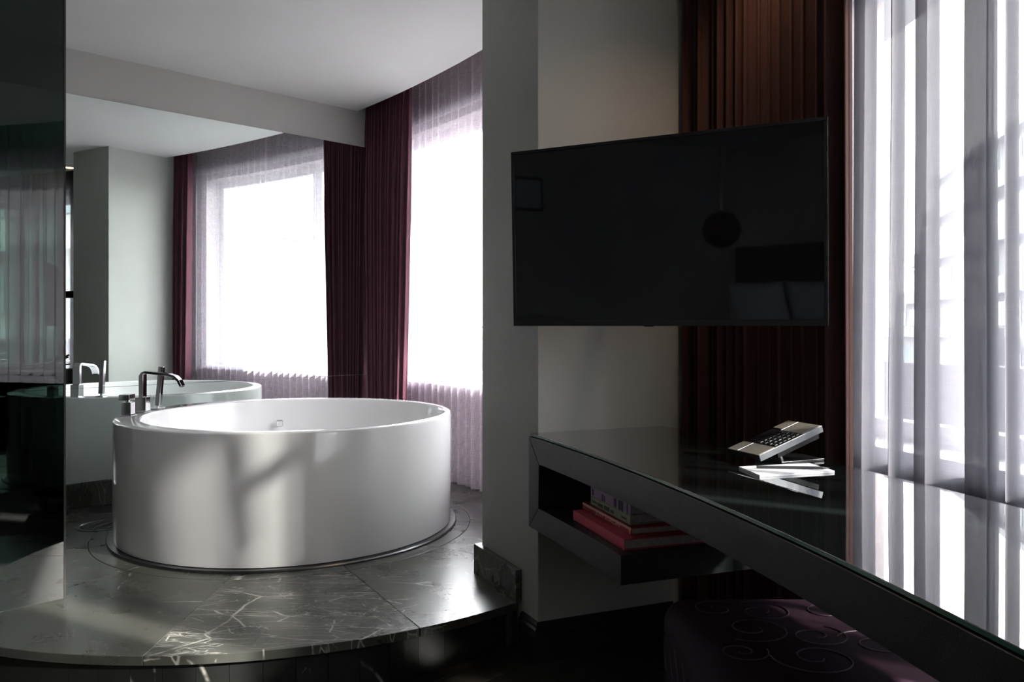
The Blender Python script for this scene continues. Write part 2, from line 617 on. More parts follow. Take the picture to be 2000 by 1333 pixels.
# windows: frames, panes, sill boards
for i, ((a0, a1), mull) in enumerate(((BATH, (35.2,)), (DESK, (13.0, 5.0)))):
    bm = nb()
    r0, r1 = 10.17, 10.225
    w = 0.055 / 10.2 * 57.3
    arcbox(bm, a0, a1, r0, r1, Z_SILL, Z_SILL + .055)
    arcbox(bm, a0, a1, r0, r1, Z_HEAD - .055, Z_HEAD)
    for e in (a0, a1 - w):
        arcbox(bm, e, e + w, r0, r1, Z_SILL + .055, Z_HEAD - .055)
    for e in mull:
        arcbox(bm, e - w, e + w, r0, r1, Z_SILL + .055, Z_HEAD - .055)
    win = tag(mesh_obj('window_%d' % (i + 1), bm, 'paint_white'), kind='structure')
    cuts = [a0] + sorted(mull) + [a1]
    for e0, e1 in zip(cuts[:-1], cuts[1:]):
        bm = nb()
        arcbox(bm, e0 + w, e1 - w, 10.194, 10.200, Z_SILL + .055, Z_HEAD - .055)
        mesh_obj('pane', bm, 'window_glass', win)
    bm = nb()
    arcbox(bm, a0 - .25, a1 + .25, RW - 0.025, RO - 0.02, Z_SILL - .03, Z_SILL - .001)
    mesh_obj('window_sill', bm, 'paint_white', win)
    for e in mull[:1]:
        bm = nb()
        p = pol(e + .2, 10.155, 1.42)
        box(bm, p, (.02, .02, .10))
        box(bm, p + Vector((-.01, -.01, .04)), (.03, .03, .02))
        mesh_obj('window_handle', bm, 'paint_white', win, bevel=.004)

# column
ce, be = to_radius(COLC, FACE_R, RW), to_radius(COLB, FACE_B, RW)
bm = nb()
prism(bm, [(p.x, p.y) for p in (COLC, ce, be, COLB)], -0.012, 2.78)
wcol = tag(mesh_obj('wall_column', bm, 'paint_grey', bevel=.003), kind='structure')

# black moulded baseboard around the column foot (left face up to the platform, and beside the desk)
prof = [(.0, .0), (.020, .0), (.020, .098), (.016, .102), (.016, .108), (.020, .112), (.020, .118), (.012, .124), (.012, .130), (.005, .140), (.0, .140)]


def sweep(bm, path, normals, prof, z=0.0):
    rings = []
    for p, nrm in zip(path, normals):
        rings.append([bm.verts.new((p.x + nrm.x * d, p.y + nrm.y * d, z + h_)) for d, h_ in prof])
    k = len(prof)
    for i in range(len(rings) - 1):
        for j in range(k):
            bm.faces.new((rings[i][j], rings[i][(j + 1) % k], rings[i + 1][(j + 1) % k], rings[i + 1][j]))
    bm.faces.new(rings[0][::-1])
    bm.faces.new(rings[-1])


LD = (COLB - COLC).normalized()
nl = Vector((-LD.y, LD.x, 0))                       # outward of left face
if nl.x > 0:
    nl = -nl
nr = Vector((FACE_R.y, -FACE_R.x, 0))               # outward of right face
mit = (nl + nr) / (1 + nl.dot(nr))
bm = nb()
pe = COLC + LD * 0.112
sweep(bm, [pe, COLC, to_radius(COLC, FACE_R, 9.80)], [nl, mit, nr], prof, -0.012)
tag(mesh_obj('baseboard_column', bm, 'baseboard_black'), kind='structure')

# ================================================================== bath platform
TC = Vector((-1.0716, 3.8215, 0))
R_PLAT = 1.55


def seg_hit(o, d, a, b):
    e = b - a
    den = d.x * e.y - d.y * e.x
    if abs(den) < 1e-9:
        return None
    q = a - o
    t = (q.x * e.y - q.y * e.x) / den
    s = (q.x * d.y - q.y * d.x) / den
    return t if t > 0 and -1e-6 <= s <= 1 + 1e-6 else None


GL0 = Vector((-1.562, 2.748, 0))                    # free end of the smoked glass screen
plat_cut = COLC + LD * 0.118
walls = [(plat_cut, COLB), (COLB, to_radius(COLB, FACE_B, RW - .004)), (ML - MD * .6 + MN * .004, KC + MD * .5 + MN * .004)]
arcp = [pol(24 + i, RW - .004) for i in range(22)]
walls += list(zip(arcp[:-1], arcp[1:]))
gfront = GL0 + MN * .06
walls += [(gfront + MD * .3, gfront - MD * 2.6), (Vector((LEFT_X + .01, 0, 0)), Vector((LEFT_X + .01, 4.2, 0)))]


def rmax(th):
    d = Vector((math.sin(rad(th)), -math.cos(rad(th)), 0))
    lim = [t for t in (seg_hit(TC, d, a, b) for a, b in walls) if t]
    r = min(lim) if lim else 4.0
    if -30.5 < th <= 50.0:
        r = R_PLAT if th < 40 else min(r, R_PLAT)
    return r


plat = thing('bath_platform', 'round raised platform of dark veined marble slabs under the white bathtub', 'platform', (TC.x, TC.y, -0.012))
bm = nb()
pp = []
for i in range(721):
    th = -180 + i * 0.5
    r = rmax(th) - 0.022 if -30 <= th <= 43.5 else rmax(th) - .01
    pp.append((TC.x + r * math.sin(rad(th)), TC.y - r * math.cos(rad(th))))
prism(bm, pp[:-1], -0.012, Z_PLAT - 0.030)
mesh_obj('core', bm, 'rubber_dark', plat)


def plan_pt(th, r):
    return (TC.x + r * math.sin(rad(th)), TC.y - r * math.cos(rad(th)))


gap = 0.0016
for k in range(12):
    t0, t1 = -180 + k * 30 + .3, -180 + (k + 1) * 30 + .3
    for (ri, ro_, nm) in ((0.868, None, 'marble_slab'), (0.70, 0.8655, 'marble_ring_piece')):
        n = 72 if nm == 'marble_slab' else 14
        outer, inner = [], []
        for i in range(n + 1):
            th = t0 + (t1 - t0) * i / n
            ro2 = ro_ or rmax(th)
            ao = gap / ro2 * 57.3
            ai = gap / ri * 57.3
            f = 1 - 2 * i / n
            outer.append(plan_pt(th + f * ao / 2, ro2))
            inner.append(plan_pt(th + f * ai / 2, ri))
        mt = 'marble_veined' if t0 == 0.3 else ('marble_some' if k in (7, 2, 9, 4) else 'marble_plain')
        bm = nb()
        z1 = Z_PLAT
        lo = [bm.verts.new((p[0], p[1], Z_PLAT - .028)) for p in outer + inner]
        hi = [bm.verts.new((p[0], p[1], z1)) for p in outer + inner]
        m1 = n + 1
        for i in range(n):
            bm.faces.new((hi[i], hi[i + 1], hi[m1 + i + 1], hi[m1 + i]))
            bm.faces.new((lo[i], lo[m1 + i], lo[m1 + i + 1], lo[i + 1]))
            bm.faces.new((lo[i], lo[i + 1], hi[i + 1], hi[i]))
            bm.faces.new((lo[m1 + i], hi[m1 + i], hi[m1 + i + 1], lo[m1 + i + 1]))
        bm.faces.new((lo[0], hi[0], hi[m1], lo[m1]))
        bm.faces.new((lo[n], lo[m1 + n], hi[m1 + n], hi[n]))
        mesh_obj(nm, bm, mt, plat, bevel=.0012, segs=1)

# riser tiles round the step
dth = 0.094 / 1.53 * 57.3
th = -29.5
while th < 40.5:
    bm = nb()
    t1 = th + dth - .05
    pts_ = [plan_pt(th, 1.535), plan_pt((th + t1) / 2, 1.535), plan_pt(t1, 1.535), plan_pt(t1, 1.520), plan_pt(th, 1.520)]
    prism(bm, pts_, -0.012, Z_PLAT - .029)
    mesh_obj('riser_tile', bm, 'marble_riser', plat)
    th += dth
# little dark bead along the foot of the riser
bm = nb()
tube(bm, [(*plan_pt(-29 + i * 1.5, 1.538), -0.007) for i in range(48)], .004, 6)
mesh_obj('foot_bead', bm, 'baseboard_black', plat)

# stone skirtings
Z_SK = 0.282
bm = nb()
sk0, sk1 = ML - MD * .3, KC + MD * .1
q = [sk0 + MN * .001, sk1 + MN * .001, sk1 + MN * .022, sk0 + MN * .022]
prism(bm, [(p.x, p.y) for p in q], Z_PLAT, Z_SK)
tag(mesh_obj('baseboard_mirror', bm, 'marble_some', bevel=.001, segs=1), kind='structure')
bm = nb()
s0 = COLC + LD * 0.118
nb_ = Vector((-FACE_B.y, FACE_B.x, 0))              # outward of bath face
mb = (nl + nb_) / (1 + nl.dot(nb_))
t_ = .025
ptsk = [s0, COLB, to_radius(COLB, FACE_B, RW - .01)]
nrm = [nl, mb, nb_]
ring = [p + n_ * t_ for p, n_ in zip(ptsk, nrm)] + [p + n_ * .0005 for p, n_ in zip(ptsk, nrm)][::-1]
prism(bm, [(p.x, p.y) for p in ring], Z_PLAT, 0.268)
tag(mesh_obj('baseboard_stone', bm, 'marble_some', bevel=.001, segs=1), kind='structure')

# ================================================================== wood floor planks in front of the step
rng = random.Random(5)
pl_dir = Vector((0.72, 0.69, 0)).normalized()
pl_n = Vector((-pl_dir.y, pl_dir.x, 0))
rotm = Matrix((pl_dir, pl_n, Vector((0, 0, 1)))).transposed()
for r_ in range(-12, 13):
    off = rng.uniform(0, 1.0)
    for s_ in range(-2, 3):
        c = Vector((0.05, 2.2, 0)) + pl_n * (r_ * .11) + pl_dir * (s_ * 1.0 + off - .5)
        if (c - Vector((0.05, 2.2, 0))).length > 1.9:
            continue
        bm = nb()
        box(bm, (0, 0, 0), (.996, .108, .011))
        me_o = mesh_obj('plank', bm, 'floor_wood', None, bevel=.0008, segs=1)
        me_o.parent = floor
        me_o.matrix_local = Matrix.Translation(c + Vector((0, 0, -.0065))) @ rotm.to_4x4()

# ================================================================== bathtub
tub = thing('bathtub', 'round white freestanding bathtub on the dark marble platform', 'bathtub', (TC.x, TC.y, Z_PLAT))
RT, ZR = 0.773, 0.690
IC = Vector((-1.028, 3.8215, 0))
RI = 0.698
n = 96
prof_o = [(RT - .012, Z_PLAT + .012), (RT - .002, Z_PLAT + .014), (RT, Z_PLAT + .03), (RT, ZR - .012), (RT - .003, ZR - .004), (RT - .010, ZR)]
prof_i = [(RI + .008, ZR), (RI + .001, ZR - .005), (RI - .004, ZR - .02), (RI - .03, ZR - .22), (RI - .07, ZR - .38), (RI - .16, ZR - .445), (RI - .35, ZR - .455), (.02, ZR - .46)]
bm = nb()
rings = []
for r, z in prof_o:
    rings.append([bm.verts.new((TC.x + r * math.cos(2 * math.pi * k / n), TC.y + r * math.sin(2 * math.pi * k / n), z)) for k in range(n)])
for r, z in prof_i:
    rings.append([bm.verts.new((IC.x + r * math.cos(2 * math.pi * k / n), IC.y + r * math.sin(2 * math.pi * k / n), z)) for k in range(n)])
for i in range(len(rings) - 1):
    for k in range(n):
        bm.faces.new((rings[i][k], rings[i][(k + 1) % n], rings[i + 1][(k + 1) % n], rings[i + 1][k]))
bm.faces.new(rings[0])
bm.faces.new(rings[-1])
mesh_obj('tub_shell', bm, 'acrylic', tub, smooth=True)
bm = nb()
lathe(bm, [(.70, Z_PLAT + .0), (.800, Z_PLAT + .0), (.800, Z_PLAT + .006), (.796, Z_PLAT + .011), (.70, Z_PLAT + .012)], 96, (TC.x, TC.y, 0), closed=True)
tag(mesh_obj('base_ring', bm, 'steel_brushed', tub, smooth=True), 'dark metal ring round the foot of the tub')
bm = nb()
lathe(bm, [(.001, .006), (.03, .006), (.034, .0)], 24, (IC.x, IC.y, ZR - .459))
mesh_obj('drain_plug', bm, 'chrome', tub, smooth=True)
bm = nb()
wp = [(IC.x + .655 * math.cos(a), IC.y + .655 * math.sin(a), ZR - .13) for a in (2.0,)][0]
box(bm, wp, (.035, .012, .035), Matrix.Rotation(2.0 - math.pi / 2, 3, 'Z'))
mesh_obj('overflow_cap', bm, 'chrome', tub, bevel=.004)

# taps on the wide left rim
VP, SP, HP = Vector((-1.783, 3.665, ZR)), Vector((-1.786, 3.815, ZR)), Vector((-1.775, 3.955, ZR))
tv_ = thing('bath_valve', 'small square chrome mixer valve on the tub rim beside the spout', 'valve', VP)
bm = nb(); box(bm, VP + Vector((0, 0, .0025)), (.056, .056, .005)); mesh_obj('base_plate', bm, 'chrome', tv_, bevel=.001)
bm = nb(); box(bm, VP + Vector((0, 0, .034)), (.044, .044, .058)); mesh_obj('valve_body', bm, 'chrome', tv_, bevel=.002)
bm = nb(); lathe(bm, [(.012, 0), (.012, .012)], 16, VP + Vector((0, 0, .062))); mesh_obj('neck', bm, 'chrome', tv_, smooth=True)
bm = nb(); box(bm, VP + Vector((-.003, -.006, .086)), (.05, .058, .026)); mesh_obj('lever', bm, 'chrome', tv_, bevel=.002)

ts = thing('bath_spout', 'tall flat chrome spout arching from the tub rim over the basin', 'spout', SP)
bm = nb(); box(bm, SP + Vector((0, 0, .036)), (.052, .05, .072)); mesh_obj('spout_base', bm, 'chrome', ts, bevel=.002)
path = [(0.0, .072), (0.0, .176), (.006, .188), (.018, .193), (.13, .180), (.16, .170), (.178, .152), (.192, .124)]
bm = nb()
hw, tk = .021, .013
rings = []
for i, (x, z) in enumerate(path):
    x0, z0 = path[max(0, i - 1)]
    x1, z1 = path[min(len(path) - 1, i + 1)]
    t = Vector((x1 - x0, 0, z1 - z0)).normalized()
    nn = Vector((-t.z, 0, t.x))
    c = SP + Vector((x, 0, z))
    rings.append([bm.verts.new(c + nn * a * tk / 2 * (1.6 if i < 2 else 1) + Vector((0, b2 * hw, 0))) for a, b2 in ((-1, -1), (1, -1), (1, 1), (-1, 1))])
for i in range(len(rings) - 1):
    for k in range(4):
        bm.faces.new((rings[i][k], rings[i][(k + 1) % 4], rings[i + 1][(k + 1) % 4], rings[i + 1][k]))
bm.faces.new(rings[0]); bm.faces.new(rings[-1])
mesh_obj('spout_arm', bm, 'chrome', ts, bevel=.0015)
bm = nb(); box(bm, SP + Vector((.190, 0, .124)), (.012, .030, .006)); mesh_obj('outlet', bm, 'rubber_dark', ts)

th_ = thing('hand_shower', 'square chrome stick hand shower standing in its holder on the tub rim', 'hand shower', HP)
bm = nb(); box(bm, HP + Vector((0, 0, .003)), (.05, .05, .006)); mesh_obj('holder_plate', bm, 'chrome', th_, bevel=.001)
bm = nb(); lathe(bm, [(.007, .0), (.007, .016)], 12, HP + Vector((0, 0, .005))); mesh_obj('hose_neck', bm, 'chrome', th_, smooth=True)
tilt = Matrix.Rotation(rad(5), 3, 'Y')
bm = nb(); box(bm, HP + tilt @ Vector((0, 0, .115)), (.024, .026, .195), tilt); hb = mesh_obj('stick', bm, 'chrome', th_, bevel=.0015)
for k in range(4):
    bm = nb(); box(bm, HP + tilt @ Vector((.0105, -.0135 + .0005, .205 - k * .011)), (.012, .002, .004), tilt); mesh_obj('nozzle_slot', bm, 'rubber_dark', th_)

# floor fittings
fd = thing('floor_drain', 'round slotted floor drain in the marble beside the bathtub', 'drain', (-1.955, 3.765, Z_PLAT))
bm = nb(); lathe(bm, [(.095, .0005), (.10, .004), (.115, .004), (.118, .0005)], 48, (-1.955, 3.765, Z_PLAT), closed=True); mesh_obj('rim', bm, 'steel_brushed', fd, smooth=True)
bm = nb(); lathe(bm, [(.001, .0015), (.094, .0015), (.094, .0005)], 40, (-1.955, 3.765, Z_PLAT)); mesh_obj('bowl', bm, 'rubber_dark', fd)
for k in range(-4, 5):
    bm = nb(); L = 2 * math.sqrt(.09 ** 2 - (k * .019) ** 2)
    box(bm, (-1.955 + k * .019, 3.765, Z_PLAT + .0035), (.007, L, .003)); mesh_obj('bar', bm, 'steel_brushed', fd)
fc = thing('floor_cover', 'thin round metal cover ring in the marble by the mirror skirting', 'cover', (-2.095, 4.10, Z_PLAT))
bm = nb(); lathe(bm, [(.098, .0005), (.102, .003), (.108, .003), (.11, .0005)], 48, (-2.095, 4.10, Z_PLAT), closed=True); mesh_obj('rim', bm, 'steel_brushed', fc, smooth=True)
bm = nb(); lathe(bm, [(.001, .002), (.097, .002), (.097, .0005)], 40, (-2.095, 4.10, Z_PLAT)); mesh_obj('lid', bm, 'marble_riser', fc)

# ================================================================== mirror
mw = thing('wall_mirror_glass', 'large wall mirror in two stacked sheets reflecting tub and window', 'mirror', (M0.x, M0.y, Z_SK))
m0, m1 = ML - MD * .3, KC + MD * .12
for z0, z1 in ((Z_SK + .002, .7785), (.7805, 2.3136)):
    bm = nb()
    q = [m0 + MN * .002, m1 + MN * .002, m1 + MN * .008, m0 + MN * .008]
    prism(bm, [(p.x, p.y) for p in q], z0, z1)
    mesh_obj('mirror_sheet', bm, 'mirror_silver', mw)

# ================================================================== smoked glass shower screen
sg = thing('shower_screen', 'tall dark smoked glass screen standing on the platform beside the tub', 'glass screen', (GL0.x, GL0.y, Z_PLAT))
g1 = GL0 - MD * 1.7
bm = nb()
q = [GL0, g1, g1 - MN * .010, GL0 - MN * .010]
prism(bm, [(p.x, p.y) for p in q], Z_PLAT + .002, Z_CEIL - .003)
mesh_obj('glass_panel', bm, 'smoked_glass', sg)
bm = nb()
q = [GL0 + MD * .001, GL0 + MD * .007, GL0 + MD * .007 - MN * .010, GL0 + MD * .001 - MN * .010]
prism(bm, [(p.x, p.y) for p in q], Z_PLAT + .002, Z_CEIL - .003)
mesh_obj('edge_strip', bm, 'rubber_dark', sg)
# ribbed shower tray behind the screen
tr_c = GL0 - MD * .75 - MN * .62
st = thing('shower_tray', 'dark ribbed shower tray set in the floor behind the smoked screen', 'shower tray', (tr_c.x, tr_c.y, Z_PLAT))
rt = Matrix((MD, -MN, Vector((0, 0, 1)))).transposed()
bm = nb(); box(bm, tr_c + Vector((0, 0, .003)), (1.28, 1.02, .004), rt); mesh_obj('tray_base', bm, 'shower_tray', st)
for k in range(14):
    bm = nb()
    lx, ly = 1.26 - k * .06, 1.00 - k * .06
    for sx, sy, ex, ey in ((0, ly / 2, lx, .016), (0, -ly / 2, lx, .016), (lx / 2, 0, .016, ly), (-lx / 2, 0, .016, ly)):
        box(bm, tr_c + rt @ Vector((sx, sy, .009)), (ex, ey, .008), rt)
    mesh_obj('rib', bm, 'shower_tray', st)

# ================================================================== curtains


def cloth(name, prof_fn, ns, z0, z1, levels, mat, parent=None, thick=0.0):
    verts, faces, uvs = [], [], []
    for j in range(levels + 1):
        t = j / levels
        z = z0 + (z1 - z0) * t
        acc = 0.0
        prev = None
        for i in range(ns + 1):
            phi, R = prof_fn(i / ns, t)
            p = pol(phi, R, z)
            verts.append(p)
            if prev is not None:
                acc += (p - prev).length
            prev = p
            uvs.append((acc, z))
    for j in range(levels):
        for i in range(ns):
            a = j * (ns + 1) + i
            faces.append((a, a + 1, a + ns + 2, a + ns + 1))
    o = mesh_obj(name, (verts, [], faces), mat, parent, smooth=True, auto=False)
    uvl = o.data.uv_layers.new(name='UVMap')
    for lp in o.data.loops:
        uvl.data[lp.index].uv = uvs[lp.vertex_index]
    if thick:
        md = o.modifiers.new('thickness', 'SOLIDIFY')
        md.thickness = thick
    return o


def pleats(p0, p1, R, nfold, amp, over, seed, gather0=0.0, gather1=0.0, topamp=.5):
    """Wavy drapery between two facade angles; gather pulls the ends in towards the hem."""
    rg = random.Random(seed)
    am = [rg.uniform(.65, 1.2) for _ in range(nfold + 2)]
    ph = [rg.uniform(-.7, .7) for _ in range(nfold + 2)]
    ph[nfold] = ph[nfold + 1] = 0.0
    lam = abs(p1 - p0) / nfold

    def fn(u, t):
        x = u * nfold
        i = int(x)
        f = x - i
        f = f * f * (3 - 2 * f)
        A = am[i] * (1 - f) + am[min(i + 1, nfold + 1)] * f
        A *= 1 - .65 * u ** 14
        P = ph[i] * (1 - f) + ph[min(i + 1, nfold + 1)] * f
        sway = .5 * noise.noise(Vector((x * .35, t * 1.3, seed))) * (1 - u ** 8)
        k = 2 * math.pi * x + P + sway * (1 - t)
        h = topamp + (1 - topamp) * min(1, (1 - t) * 3)
        q0 = p0 + gather0 * (1 - t) ** 1.3
        q1 = p1 + gather1 * (1 - t) ** 1.3
        phi = q0 + (q1 - q0) * u + over * lam * math.sin(2 * k) * h
        return phi, R - amp * A * h * math.cos(k)
    return fn


RD, RS = 9.864, 9.973
Zc1 = 2.70
cloth_specs = [
    ('drape', (41.15, 38.05, RD, 15, .050, .10, 3, -.35, .55, .75), Z_PLAT + .012, 'velvet_burgundy', 'burgundy velvet curtain gathered in the corner beside the bathroom mirror'),
    ('drape', (28.05, 26.75, RD, 6, .046, .10, 8, -.25, 0.0, .75), Z_PLAT + .012, 'velvet_burgundy', 'narrow burgundy velvet curtain hanging between bathroom window and column'),
    ('drape', (24.05, 19.27, RD, 17, .044, .10, 15, 0.0, -.05, .9), .01, 'velvet_russet', 'russet velvet curtain behind the television and the black desk'),
]
for nm, a, z0, mt, lab in cloth_specs:
    o = cloth(nm, pleats(*a), a[3] * 14, z0, Zc1, 14, mt, thick=.003)
    tag(o, lab, 'curtain', 'velvet curtains')
o = cloth('sheer_curtain', pleats(41.0, 27.3, RS, 31, .022, .085, 21, 0, 0, .8), 31 * 16, Z_PLAT + .012, Zc1, 12, 'voile_bath')
tag(o, 'pale mauve sheer curtain across the bathroom window', 'curtain', 'sheer curtains')

# the desk sheer: flat runs with broad back-folds
folds = [(19.32, 19.68), (18.77, 18.95), (18.12, 18.48), (17.33, 17.63), (17.18, 17.27), (16.88, 17.00)]
rg = random.Random(4)
a = 16.4
while a > 13.9:
    w = rg.choice((.12, .2, .3, .36))
    folds.append((a - w, a))
    a -= w + rg.uniform(.25, .6)
pathp = [(20.5, 0.0), (20.0, 0.0), (19.7, 0.0)]
for lo_, hi_ in folds:
    pathp += [(hi_ + .08, .0), (lo_ + .03, -.004), (lo_, -.010), (lo_ + .02, -.017), (hi_ - .02, -.017), (hi_, -.024), (hi_ - .03, -.030), (lo_ + .05, -.030), (lo_ - .12, -.010)]
pathp.append((13.1, 0.0))


def chaikin(p, k):
    for _ in range(k):
        q = [p[0]]
        for a_, b_ in zip(p[:-1], p[1:]):
            q.append((a_[0] * .75 + b_[0] * .25, a_[1] * .75 + b_[1] * .25))
            q.append((a_[0] * .25 + b_[0] * .75, a_[1] * .25 + b_[1] * .75))
        q.append(p[-1])
        p = q
    return p


pth = chaikin(pathp, 2)


def desk_fn(u, t):
    i = min(len(pth) - 1, int(round(u * (len(pth) - 1))))
    ph, dr = pth[i]
    drift = .05 * noise.noise(Vector((ph * .8, t * 1.5, 3.1))) * (1 - t) + .10 * (1 - t) * noise.noise(Vector((ph * .23, .5, 7.7)))
    return ph + drift + .10 * (1 - t) * (1 if ph > 19.0 else 0) * (ph - 19.0), RS + dr * (1.0 + .4 * (1 - t)) + .006 * noise.noise(Vector((ph * 1.7, t * 2, 9.0)))


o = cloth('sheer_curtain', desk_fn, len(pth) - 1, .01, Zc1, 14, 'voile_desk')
tag(o, 'white sheer curtain in broad flat folds behind the black desk', 'curtain', 'sheer curtains')

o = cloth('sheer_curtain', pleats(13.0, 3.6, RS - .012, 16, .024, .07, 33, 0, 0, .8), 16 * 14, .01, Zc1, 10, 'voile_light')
tag(o, 'thin loosely pleated sheer curtain beyond the end of the broad folds', 'curtain', 'sheer curtains')

# ================================================================== recessed warm ceiling light over the desk
dl = thing('ceiling_downlight', 'small round warm recessed ceiling light above the desk curtain', 'ceiling light', (.67, 2.19, Z_CEIL))
bm = nb(); lathe(bm, [(.045, -.006), (.06, -.006), (.06, -.0005), (.045, -.0005)], 32, (.67, 2.19, Z_CEIL), closed=True); mesh_obj('trim_ring', bm, 'downlight_trim', dl, smooth=True)
bm = nb(); lathe(bm, [(.001, -.002), (.044, -.002), (.044, -.0005)], 24, (.67, 2.19, Z_CEIL)); mesh_obj('lamp_disc', bm, 'lamp_warm', dl)
sd = bpy.data.lights.new('downlight_beam', 'SPOT')
sd.energy = 7.0
sd.color = (1.0, 0.70, 0.45)
sd.spot_size = rad(115)
sd.spot_blend = .8
sd.shadow_soft_size = .04
so = bpy.data.objects.new('downlight_beam', sd)
C.objects.link(so)
so.location = (.67, 2.19, Z_CEIL - .02)
so.parent = dl
so.location = (0, 0, -.02)

# ================================================================== desk
DC, DR = Vector((-6.7056, -0.2884, 0)), 7.3443
A0 = math.atan2(2.582 - DC.y, 0.0560 - DC.x)


def front(s, inset=0.0):
    a = A0 - s / DR
    return Vector((DC.x + (DR + inset) * math.cos(a), DC.y + (DR + inset) * math.sin(a), 0))


def desk_piece(bm, s_top, s_bot, z0, z1, inset=0.0, Rb=9.755, n=24):
    """Slab from the curved front to the curtain line; ends may be mitred (different s at top and bottom)."""
    rings = []
    for i in range(n + 1):
        u = i / n
        st_ = s_top[0] + (s_top[1] - s_top[0]) * u
        sb_ = s_bot[0] + (s_bot[1] - s_bot[0]) * u
        ring = []
        for s, z in ((sb_, z0), (st_, z1)):
            f_ = front(s, inset)
            d = Vector((f_.x - FC.x, f_.y - FC.y, 0)).normalized()
            d = (FACE_R * max(0, 1 - s / .6) + d * min(1, s / .6)).normalized()
            bk = to_radius(f_, d, Rb)
            ring.append((f_ + Vector((0, 0, z)), bk + Vector((0, 0, z))))
        vs_ = [bm.verts.new(ring[0][0]), bm.verts.new(ring[0][1]), bm.verts.new(ring[1][1]), bm.verts.new(ring[1][0])]
        rings.append(vs_)
    for i in range(n):
        for k in range(4):
            bm.faces.new((rings[i][k], rings[i + 1][k], rings[i + 1][(k + 1) % 4], rings[i][(k + 1) % 4]))
    bm.faces.new(rings[0][::-1])
    bm.faces.new(rings[-1])


desk = thing('desk', 'long curved black desk with glass top fixed between column and sheer curtain', 'desk', (front(0).x, front(0).y, 0.0))
S_END = 3.3
bm = nb(); desk_piece(bm, (0.0, S_END), (0.080, S_END), .664, .7445, n=60); mesh_obj('desk_top', bm, 'desk_leather', desk, bevel=.0015)
bm = nb(); desk_piece(bm, (0.002, S_END), (0.002, S_END), .7465, .7545, inset=.004, n=60)
gt = mesh_obj('glass_top', bm, ['desk_glass', 'glass_edge'], desk, bevel=.001, segs=1)
for p in gt.data.polygons:
    if abs(p.normal.z) < .5:
        p.material_index = 1
tag(gt, 'polished dark glass sheet with green edge')
bm = nb(); desk_piece(bm, (0.076, 0.628), (0.0, 0.628), .449, .524, n=14); mesh_obj('shelf', bm, 'desk_leather', desk, bevel=.0015)
# mitred end panel on the column
bm = nb()
pts4 = []
for s, z in ((0.0, .450), (0.0, .7435), (.079, .663), (.075, .525)):
    f_ = front(s)
    pts4.append((f_ + Vector((0, 0, z)), to_radius(f_, FACE_R, 9.755) + Vector((0, 0, z))))
va = [bm.verts.new(p[0]) for p in pts4]
vb = [bm.verts.new(p[1]) for p in pts4]
bm.faces.new(va); bm.faces.new(vb[::-1])
for i in range(4):
    bm.faces.new((va[i], va[(i + 1) % 4], vb[(i + 1) % 4], vb[i]))
mesh_obj('end_panel', bm, 'desk_leather', desk, bevel=.001, segs=1)
bm = nb()
p0, p1 = to_radius(front(.08), FACE_R, 9.74), to_radius(front(.62), FACE_R, 9.74)
prism(bm, [(p.x, p.y) for p in (p0, p1, p1 - FACE_R * .012, p0 - FACE_R * .012)], .5245, .6635)
mesh_obj('back_panel', bm, 'desk_leather', desk)

# ------------------------------------------------------------------ books on the desk shelf
BX = Vector((0.107, -0.331, 0)).normalized()        # along the spines
BY = Vector((-BX.y, BX.x, 0))
if BY.x < 0:
    BY = -BY


def book(label, s0, L, y0, D, z, T, cover, marks, squared=False):
    base = Vector((0.1835, 2.3660, 0)) + BX * s0 + BY * y0
    root = thing('book', label, 'book', (base.x, base.y, z), 'books on the desk shelf')
    R3 = Matrix((BX, BY, Vector((0, 0, 1)))).transposed()

    def lb(name, c, s, mt, bev=.0008):
        bm = nb()
        box(bm, base + R3 @ Vector((c[0], c[1], 0)) + Vector((0, 0, z + c[2])), s, R3)
        return mesh_obj(name, bm, mt, root, bevel=bev, segs=2)
    ct = .003
    lb('cover', (L / 2, D / 2, ct / 2), (L, D, ct), cover)
    lb('cover', (L / 2, D / 2, T - ct / 2), (L, D, ct), cover)
    sp = lb('spine', (L / 2, ct / 2, T / 2), (L, ct, T), cover, .0012)
    lb('page_block', (L / 2, D / 2, T / 2), (L - .008, D - .010, T - 2 * ct - .0006), 'page_block', .0)
    return root, sp, base, R3


def spine_mark(root_sp, base, R3, z, x, zz, w, h, mt):
    bm = nb()
    box(bm, base + R3 @ Vector((x, -.0004, 0)) + Vector((0, 0, z + zz)), (w, .0008, h), R3)
    return mesh_obj('spine_print', bm, mt, root_sp)


zb = .5245
b1 = book('thick pink-red book lying at the bottom of the stack on the desk shelf', 0.0, .345, 0.0, .26, zb, .0285, 'book_pink', 0)
z2 = zb + .0287
b2_ = book('dark red book with pale lettered spine, second from the bottom of the stack', -.010, .328, .0346, .25, z2, .0205, 'book_red', 0)
z3 = z2 + .0207
b3 = book('sage green book under the lilac book in the shelf stack', 0.028, .262, .0445, .22, z3, .0245, 'book_sage', 0)
z4 = z3 + .0247
b4 = book('lilac book with dark violet print, topmost of the shelf stack', 0.027, .265, .0450, .215, z4, .0300, 'book_lilac', 0)
# pale upper half of the red spine, title letters
root, sp, base, R3 = b2_
spine_mark(sp, base, R3, z2, .164, .0165, .322, .007, 'ink_blush')
spine_mark(sp, base, R3, z2, .318, .009, .006, .012, 'ink_blush')


